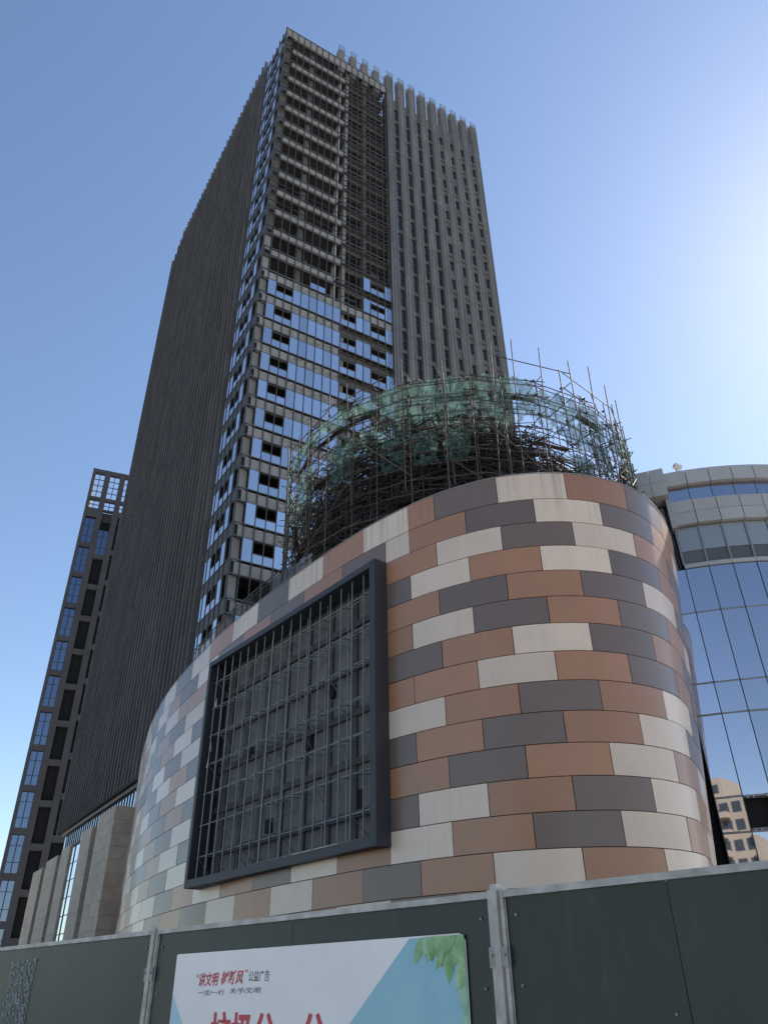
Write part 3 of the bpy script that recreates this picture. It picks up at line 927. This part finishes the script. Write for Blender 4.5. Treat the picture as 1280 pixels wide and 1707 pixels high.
# ------------------------------------------------------------------ scaffold ring on the podium roof
SCN = Vector((4.8, 41.7, 0)); SR = 11.0; SZ0 = 19.27
ZS = lambda z: 1.6 + (z-1.6)*1.135
STOP = ZS(26.5)
sca = thing('scaffold_ring', 'tall ring of rusty scaffold tubes hung with torn green netting on the podium roof', 'scaffolding', (4.8, 41.7, SZ0))
def SP(ang, r, z): return SCN + Vector((math.sin(ang)*r, -math.cos(ang)*r, z))     # angle 0 faces the viewer
NP = 40
sr = random.Random(21)
lifts = [20.9, 22.5, 24.1, 25.7, 27.3, 28.6, 29.6]
for i in range(NP):
    an = 2*math.pi*i/NP + sr.uniform(-.02, .02)
    front = math.cos(an) > -.2
    ztop = STOP + (sr.uniform(.1, 1.9) if sr.random() < .6 else -.3)
    lean_ = sr.uniform(-.15, .15)
    tubepart('standard', sca, 'tube', SP(an, SR, SZ0), SP(an+lean_*.06, SR+lean_*.4, ztop), .034)
    if i % 2 == 0 or front:
        tubepart('standard', sca, 'tube', SP(an+.03, SR-1.15, SZ0), SP(an+.03, SR-1.15+lean_, STOP-sr.uniform(.2, 1.6)), .032)
    for z in lifts:
        if sr.random() < .8:
            tubepart('putlog', sca, 'tube', SP(an+.01, SR+sr.uniform(.2,.6), z+.05), SP(an+.01, SR-1.5, z+.05+sr.uniform(-.1,.1)), .027)
def ringtube(name, r, z, a0, a1, mk='tube', rr=.028, dz=0.0):
    tubepart(name, sca, mk, SP(a0, r, z), SP(a1, r, z+dz), rr)
step = 2*math.pi/NP
for z in lifts:
    for sub in (0.0, .7):
        if z+sub > 30.0: continue
        for i in range(0, NP, 2):
            ringtube('ledger', SR+.06, z+sub+sr.uniform(-.06,.06), i*step-.05, (i+2)*step+.06, dz=sr.uniform(-.08,.08))
        if sub == 0.0:
            for i in range(0, NP, 2):
                ringtube('inner_ledger', SR-1.15, z+sr.uniform(-.08,.08), i*step-.05, (i+2)*step+.06, dz=sr.uniform(-.1,.1))
for i in range(0, NP, 1):
    if sr.random() < .85:
        d = 1 if sr.random() < .5 else -1
        z = sr.choice([21.5, 23.4, 25.2])
        ringtube('brace', SR+.12, z, i*step, (i+d*2)*step, dz=sr.uniform(2.6, 4.0))
for i in range(34):
    an = sr.uniform(-1.7, 1.9); z = ZS(sr.uniform(23.5, 26.6))
    p = SP(an, SR-sr.uniform(0, 1.4), z)
    tubepart('loose_tube', sca, 'tube', p, p + Vector((sr.uniform(-1.2,1.4), sr.uniform(-.9,.9), sr.uniform(.5,1.9))), .03)
for a0, a1, z in ((-1.25,-.75,27.0),(-.85,-.45,26.9),(.1,.55,27.6),(.5,.95,27.4),(.9,1.3,27.1),(1.25,1.6,26.8)):
    ringtube('ledger', SR+.05, ZS(z), a0, a1, dz=sr.uniform(-.15,.1))
for i in range(NP):                                      # boards on some lifts
    for z in lifts[1:6:2]:
        if sr.random() < .38:
            a0, a1 = i*step-.02, (i+1)*step+.02
            p, q = SP(a0, SR-.55, z+.12), SP(a1, SR-.55, z+.12)
            d = (q-p)/2; n_ = d.cross(Z).normalized()
            part('plank', sca, 'plank', (p+q)/2, d, n_*sr.uniform(.11,.24), Z*.022)
for an, zt in ((-.62,27.6),(-.34,27.9),(-.12,27.4),(.08,28.6),(.19,28.9),(.33,28.7),(.55,28.4),(.66,28.8),(.80,28.5),(.93,28.2),(-.95,27.5),(-1.2,27.3)):
    tubepart('standard', sca, 'tube', SP(an, SR+.1, 22.5), SP(an+sr.uniform(-.03,.03), SR+sr.uniform(0,.5), ZS(zt-.35)), .032)
cpl = MB()
for i in range(NP):
    for z in lifts:
        p = SP(i*step, SR+.03, z)
        cpl.box(p, (.05,0,0), (0,.05,0), (0,0,.045))
cpl.build('couplers', 'tubein', sca, 'stuff')
# nets
def net(a0, a1, z0, z1, r, mk='net', name='safety_net', sag=.12, rag=.35):
    n, m = 20, 10
    z0, z1 = ZS(z0), ZS(z1)
    b = MB(); g = {}
    ph = sr.uniform(0, 6)
    for i in range(n+1):
        for j in range(m+1):
            u_, v_ = i/n, j/m
            zz = z0+(z1-z0)*v_
            if j == 0: zz += sr.uniform(-rag, rag)
            if j == m: zz += sr.uniform(-rag, rag)*.5
            rr = r + sag*math.sin(u_*9+ph+v_*4)*.6 + sag*.5*math.sin(u_*23+ph*2-v_*9) + sr.uniform(-.07,.07)
            an = a0+(a1-a0)*u_ + sr.uniform(-.006,.006)
            g[i,j] = len(b.v); b.v.append(tuple(SP(an, rr, zz)))
    for i in range(n):
        for j in range(m):
            b.f.append((g[i,j], g[i+1,j], g[i+1,j+1], g[i,j+1])); b.sm.append(True)
    return b.build(name, mk, sca)
for i in range(NP):
    a0 = i*step; am = a0+step/2
    if am > math.pi: am -= 2*math.pi
    if -1.95 < am < -.45:
        net(a0, a0+step, 25.2+sr.uniform(-.2,.2), 26.1, SR-.05)
        if sr.random() < .45: net(a0, a0+step, 22.0, 24.3, SR-.1)
    elif -.45 <= am < .25:
        net(a0, a0+step, 24.2+sr.uniform(-.3,.3), 26.3, SR-.1)
        if sr.random() < .5: net(a0, a0+step*.8, 21.5, 23.3, SR-.2)
    elif .25 <= am < 2.0:
        if sr.random() < .8: net(a0, a0+step, 23.0+sr.uniform(-.8,.6), 25.9, SR-.1)
        if sr.random() < .8: net(a0, a0+step, 19.8, 22.4+sr.uniform(-.4,.4), SR-.15)
    elif sr.random() < .5:
        net(a0, a0+step, 22.5, 24.8+sr.uniform(-.4,.6), SR-.2)
for i in range(8):                                       # crumpled scraps high on the viewer's side
    an = sr.uniform(-1.0, .1)
    net(an, an+.16, 23.9, 25.2, SR-1.3, sag=.35, rag=.5)

# dense tubes and dark cloth of the unfinished dome inside the ring
dome = thing('dome_framework', 'dark half-built dome framework of dense tubes inside the scaffold ring', 'dome', (4.8, 41.7, SZ0))
def SPd(an, r, z): return SP(an, r, z)
DZ = 24.3
for r_, z_ in ((9.2, ZS(22.6)), (8.2, ZS(24.0)), (6.8, ZS(24.8)), (4.8, ZS(25.4))):
    for i in range(24):
        a0, a1 = i*2*math.pi/24, (i+1)*2*math.pi/24
        tubepart('ring_beam', dome, 'domeiron', SP(a0, r_, z_), SP(a1, r_, z_), .10 if r_ > 7 else .07)
for i in range(24):
    an = i*2*math.pi/24
    chain = [(9.4,SZ0),(9.2,ZS(22.6)),(8.2,ZS(24.0)),(6.8,ZS(24.8)),(4.8,ZS(25.4)),(0.4,ZS(25.7))]
    for (r0,z0),(r1,z1) in zip(chain[:-1], chain[1:]):
        tubepart('rib', dome, 'domeiron', SP(an, r0, z0), SP(an, r1, z1), .06)
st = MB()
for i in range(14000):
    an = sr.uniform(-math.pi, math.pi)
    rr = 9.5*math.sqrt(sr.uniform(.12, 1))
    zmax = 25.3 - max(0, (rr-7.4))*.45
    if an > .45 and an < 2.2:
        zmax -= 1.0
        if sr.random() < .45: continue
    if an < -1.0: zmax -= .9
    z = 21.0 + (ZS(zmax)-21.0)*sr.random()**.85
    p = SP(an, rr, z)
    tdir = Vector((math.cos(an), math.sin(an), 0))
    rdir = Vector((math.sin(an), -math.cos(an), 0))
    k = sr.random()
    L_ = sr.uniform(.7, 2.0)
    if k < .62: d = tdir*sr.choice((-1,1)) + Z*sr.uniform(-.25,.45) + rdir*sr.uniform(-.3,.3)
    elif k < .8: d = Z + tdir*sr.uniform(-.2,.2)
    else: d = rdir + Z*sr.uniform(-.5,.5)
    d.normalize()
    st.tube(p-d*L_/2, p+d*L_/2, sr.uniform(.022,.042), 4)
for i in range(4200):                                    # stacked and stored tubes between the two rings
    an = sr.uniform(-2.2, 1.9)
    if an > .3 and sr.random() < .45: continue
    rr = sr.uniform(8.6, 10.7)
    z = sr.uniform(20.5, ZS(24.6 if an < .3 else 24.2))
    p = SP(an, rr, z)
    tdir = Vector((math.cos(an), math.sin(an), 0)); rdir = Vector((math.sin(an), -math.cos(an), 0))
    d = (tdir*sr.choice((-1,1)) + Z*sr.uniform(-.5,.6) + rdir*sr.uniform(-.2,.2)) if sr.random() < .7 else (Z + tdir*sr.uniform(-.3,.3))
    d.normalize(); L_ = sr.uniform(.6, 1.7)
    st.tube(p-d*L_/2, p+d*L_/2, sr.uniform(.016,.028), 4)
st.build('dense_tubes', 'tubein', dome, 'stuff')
sa_ = sca
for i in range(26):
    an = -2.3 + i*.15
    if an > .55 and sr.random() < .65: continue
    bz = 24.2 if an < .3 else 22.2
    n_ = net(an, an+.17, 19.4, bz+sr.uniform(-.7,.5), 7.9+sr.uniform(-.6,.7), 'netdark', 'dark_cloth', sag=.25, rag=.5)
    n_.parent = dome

# ------------------------------------------------------------------ hoarding in the foreground
HZ = 2.05
hd = thing('site_hoarding', 'dark green sheet-metal site hoarding with pale top rail and clamped posts', 'fence', tuple(F(0, 0)))
BAY = 3.524
def hb(name, mk, t0, t1, z0, z1, o0, o1, parent=None):
    return part(name, parent or hd, mk, F((t0+t1)/2, (z0+z1)/2, (o0+o1)/2), FE*(t1-t0)/2, FN*abs(o1-o0)/2, Z*(z1-z0)/2)
for i in range(-3, 4):
    t0, t1 = i*BAY+.055, (i+1)*BAY-.055
    mid = i*BAY + BAY*.47 if i < 0 else i*BAY + BAY*.285
    if i == 0: mid = BAY*.5
    for a, b_ in ((t0, mid-.0015), (mid+.0015, t1)):
        b = MB()                                        # sheet with a faint buckle
        n, m = 14, 8
        ph = rng.uniform(0, 6)
        for x in range(n+1):
            for y in range(m+1):
                u_, v_ = x/n, y/m
                bow = .006*math.sin(math.pi*u_)*math.sin(math.pi*v_)*math.sin(ph) + .0035*math.sin(u_*4.5+ph)*math.sin(math.pi*v_) + .0016*math.sin(u_*7+ph)*math.sin(v_*5+ph*2)
                b.v.append(tuple(F(a+(b_-a)*u_, .10+(HZ-.10)*v_, bow)))
        for x in range(n):
            for y in range(m):
                k = x*(m+1)+y
                b.f.append((k, k+1, k+m+2, k+m+1)); b.sm.append(True)
        e0 = len(b.v)
        b.build('hoarding_sheet', 'hoard', hd)
    hb('seam_strip', 'hoard', mid-.02, mid+.02, .1, HZ-.02, -.012, -.004)  # added behind the seam to stop light leaking through the gap
    hb('top_rail', 'alu', t0, t1, HZ-.012, HZ+.022, -.03, .018)
    hb('bottom_rail', 'alu', t0, t1, .06, .10, -.03, .02)
for i in range(-3, 5):
    t = i*BAY
    hb('post', 'alu', t-.020, t+.020, 0, HZ+.055, -.05, .034)
    hb('post_flange', 'alu', t-.054, t-.030, .05, HZ+.03, -.03, .020)
    hb('post_flange', 'alu', t+.030, t+.054, .05, HZ+.03, -.03, .020)
    for zc in (1.755, .45):
        hb('clamp', 'bracket', t-.062, t-.0205, zc-.048, zc+.048, .0205, .030)
        hb('clamp', 'bracket', t+.0205, t+.062, zc-.045, zc+.050, .0205, .031)
        for s_ in (-1, 1):
            tubepart('bolt', hd, 'bracket', F(t+.042*s_, zc+.01, .028), F(t+.042*s_, zc+.01, .042), .007)
for i in range(-3, 4):                                   # screws along the sheet edges
    for zc in (1.95, 1.62, 1.28, .9, .5):
        for t in (i*BAY+.12, (i+1)*BAY-.12):
            tubepart('screw', hd, 'bracket', F(t, zc+rng.uniform(-.02,.02), .0), F(t, zc, .009), .007)
tubepart('bolt', hd, 'bracket', F(4.46, 1.505, 0.0), F(4.46, 1.505, .008), .006)

# poster
pt = thing('poster', 'white and blue public notice poster with red Chinese lettering fixed to the hoarding', 'poster', tuple(F(1.83, .95, .012)))
PO = 0.0095
def plate(name, mk, pts, o, rootp=pt, th=.0):
    b = MB(); b.poly([F(t, z, o) for t, z in pts]); return b.build(name, mk, rootp)
px0, px1, pz0, pz1 = .362, 3.288, .92, 1.882
rr = .05
rim = []
for cx, cz, a0 in ((px1-rr, pz1-rr, 0), (px0+.01, pz1-.01, 90), (px0+.01, pz0+.01, 180), (px1-rr, pz0+rr, 270)):
    r_ = rr if cx > 2 else .01
    for k in range(7):
        an = rad(a0+k*15)
        rim.append((cx+math.cos(an)*r_, cz+math.sin(an)*r_))
b = MB()
b.poly([F(t, z, PO) for t, z in rim]); 
for (t0,z0),(t1,z1) in zip(rim, rim[1:]+rim[:1]):
    b.quad(F(t0,z0,.0075), F(t1,z1,.0075), F(t1,z1,PO), F(t0,z0,PO))
b.build('poster_sheet', 'poster', pt)
plate('blue_field', 'pblue', [(2.86,1.872),(3.15,1.874)]+[(px1-rr+math.cos(rad(90-k*15))*(rr-.006), pz1-rr+math.sin(rad(90-k*15))*(rr-.006)) for k in range(7)]+[(px1-.006,pz0+.03),(1.80,pz0+.03),(2.05,1.2)], PO+.0012)
plate('pale_triangle', 'ppale', [(px0+.004,1.61),(.66,1.30),(.80,pz0+.02),(px0+.004,pz0+.02)], PO+.0012)
def leaf(t, z, ang, L_, w, o, i):
    pts = []
    n = 9
    for k in range(n+1):
        u_ = k/n; ww = w*math.sin(math.pi*min(1, u_*.95+.05))**.9*(1.25-.5*u_)
        pts.append((u_*L_, ww*(1+.05*(k % 2))))
    for k in range(n, -1, -1):
        u_ = k/n; ww = w*math.sin(math.pi*min(1, u_*.95+.05))**.9*(1.25-.5*u_)
        pts.append((u_*L_, -ww*(1+.05*(k % 2))))
    ca, sa2 = math.cos(ang), math.sin(ang)
    q = [(min(t+x*ca-y*sa2, px1-.006), min(z+x*sa2+y*ca, pz1-.008)) for x, y in pts]
    return plate('leaf', 'pleaf' if i % 3 else 'pleaf2', q, o)
lrng = random.Random(3)
for i in range(30):                                      # overlapping printed foliage in the upper right corner
    q = lrng.random()
    if q < .62: t, z = lrng.uniform(2.88, 3.30), 1.905 - lrng.uniform(0, .03)
    else: t, z = 3.30, 1.90 - lrng.uniform(0, .34)*(1 if q < .9 else 1.2)
    an = lrng.uniform(-150, -75) if q < .62 else lrng.uniform(-125, -88)
    L_ = lrng.uniform(.10, .22) * (1.15 if t > 3.15 else .9)
    leaf(t, z, rad(an), L_, L_*lrng.uniform(.17, .25), PO+.0020+.00018*i, i)
def text(s, t, z, h, mk, width=None, shear=0.0, o=PO+.0022, bold=0.0):
    c = bpy.data.curves.new('lettering', 'FONT')
    c.body = s; c.size = 1.0; c.shear = shear; c.resolution_u = 3
    c.offset = bold
    ob = bpy.data.objects.new('lettering_tmp', c)
    COL.objects.link(ob)
    bpy.context.view_layer.update()
    me = bpy.data.meshes.new_from_object(ob.evaluated_get(bpy.context.evaluated_depsgraph_get()))
    bpy.data.objects.remove(ob); bpy.data.curves.remove(c)
    xs = [v.co.x for v in me.vertices]; ys = [v.co.y for v in me.vertices]
    if not xs: return
    x0, x1, y0, y1 = min(xs), max(xs), min(ys), max(ys)
    sy = h/(y1-y0)
    sx = sy if width is None else width/(x1-x0)
    org = worldloc(pt)
    for v in me.vertices:
        x, y = (v.co.x-x0)*sx, (v.co.y-y0)*sy
        v.co = F(t+x, z+y, o) - org
    me.materials.clear(); me.materials.append(M[mk])
    ob = bpy.data.objects.new('lettering', me)
    COL.objects.link(ob); ob.parent = pt
    return ob
text('“', .665, 1.722, .020, 'pred', .035)
text('讲文明', .705, 1.662, .088, 'pred', .25, .22, bold=.018)
text('树新风', .985, 1.668, .088, 'pred', .265, .22, bold=.018)
text('”', 1.27, 1.738, .020, 'pred', .035)
text('公益广告', 1.315, 1.682, .066, 'pink', .235, .12)
text('一/言/一/行', .702, 1.606, .036, 'pink', .335, .1)
text('关/乎/文/明', 1.105, 1.614, .036, 'pink', .355, .1)
text('垃圾分一分', .90, 1.255, .255, 'pred', 1.25, bold=.03)
text('文明多十分', .90, .98, .20, 'pred', 1.15, bold=.03) if False else None

# scraped-off notice on the left bay
b = MB()
rr_ = random.Random(5)
for i in range(1500):
    u_, v_ = rr_.random(), rr_.random()
    dens = .5+.5*math.sin(u_*9+v_*3)*math.sin(v_*11)
    if rr_.random() > .35+.65*dens: continue
    t = -2.74 + u_*.56; z = 1.40 + v_*.535
    w, h = rr_.uniform(.003,.013), rr_.uniform(.004,.018)
    n = 6; ph = rr_.uniform(0, 6)
    b.poly([F(t+math.cos(ph+k*1.047)*w*rr_.uniform(.5,1), z+math.sin(ph+k*1.047)*h*rr_.uniform(.5,1), 0.0095+.00002*(i % 50)) for k in range(n)])
o = b.build('notice_residue', 'paper')
o['label'] = 'scraped-off paper notice leaving pale flecks on the left hoarding sheet'; o['category'] = 'paper residue'; o['kind'] = 'stuff'

# ------------------------------------------------------------------ apartment block behind the viewer (mirrored in the glass)
ap = thing('apartment_block', 'cream apartment block with balconies mirrored in the lower curved glass panes', 'building', (-30, -76, 0))
def ab(name, mk, x0, x1, y0, y1, z0, z1):
    return part(name, ap, mk, ((x0+x1)/2, (y0+y1)/2, (z0+z1)/2), ((x1-x0)/2,0,0), (0,(y1-y0)/2,0), (0,0,(z1-z0)/2))
ab('wall', 'apt', -56, -18, -92, -72, 0, 32)
ab('wall', 'apt', -17.9, -4, -92, -74, 0, 24)
ab('roof_block', 'apt', -44, -28, -90, -75, 32.01, 36)
for fl_ in range(10):
    z = 1.2 + fl_*3.1
    if z+1.8 < 31:
        for i in range(16):
            x = -55.4 + i*2.36
            if i % 4 == 1:
                ab('balcony', 'apt', x-.3, x+4.2, -71.95, -70.6, z-1.0, z+.05)
                ab('balcony_rail', 'aptw', x-.2, x+4.1, -70.7, -70.62, z+.06, z+.5)
            ab('window', 'aptw', x+.2, x+1.9, -72.03, -71.96, z-.1, z+1.75)
    if z+1.8 < 23:
        for i in range(6): ab('window', 'aptw', -17.4+i*2.2, -15.9+i*2.2, -74.03, -73.96, z, z+1.7)
for i in range(5): ab('roof_window', 'aptw', -43+i*3.1, -41.2+i*3.1, -75.03+.05, -74.94, 33.2, 34.8)

flush_over()
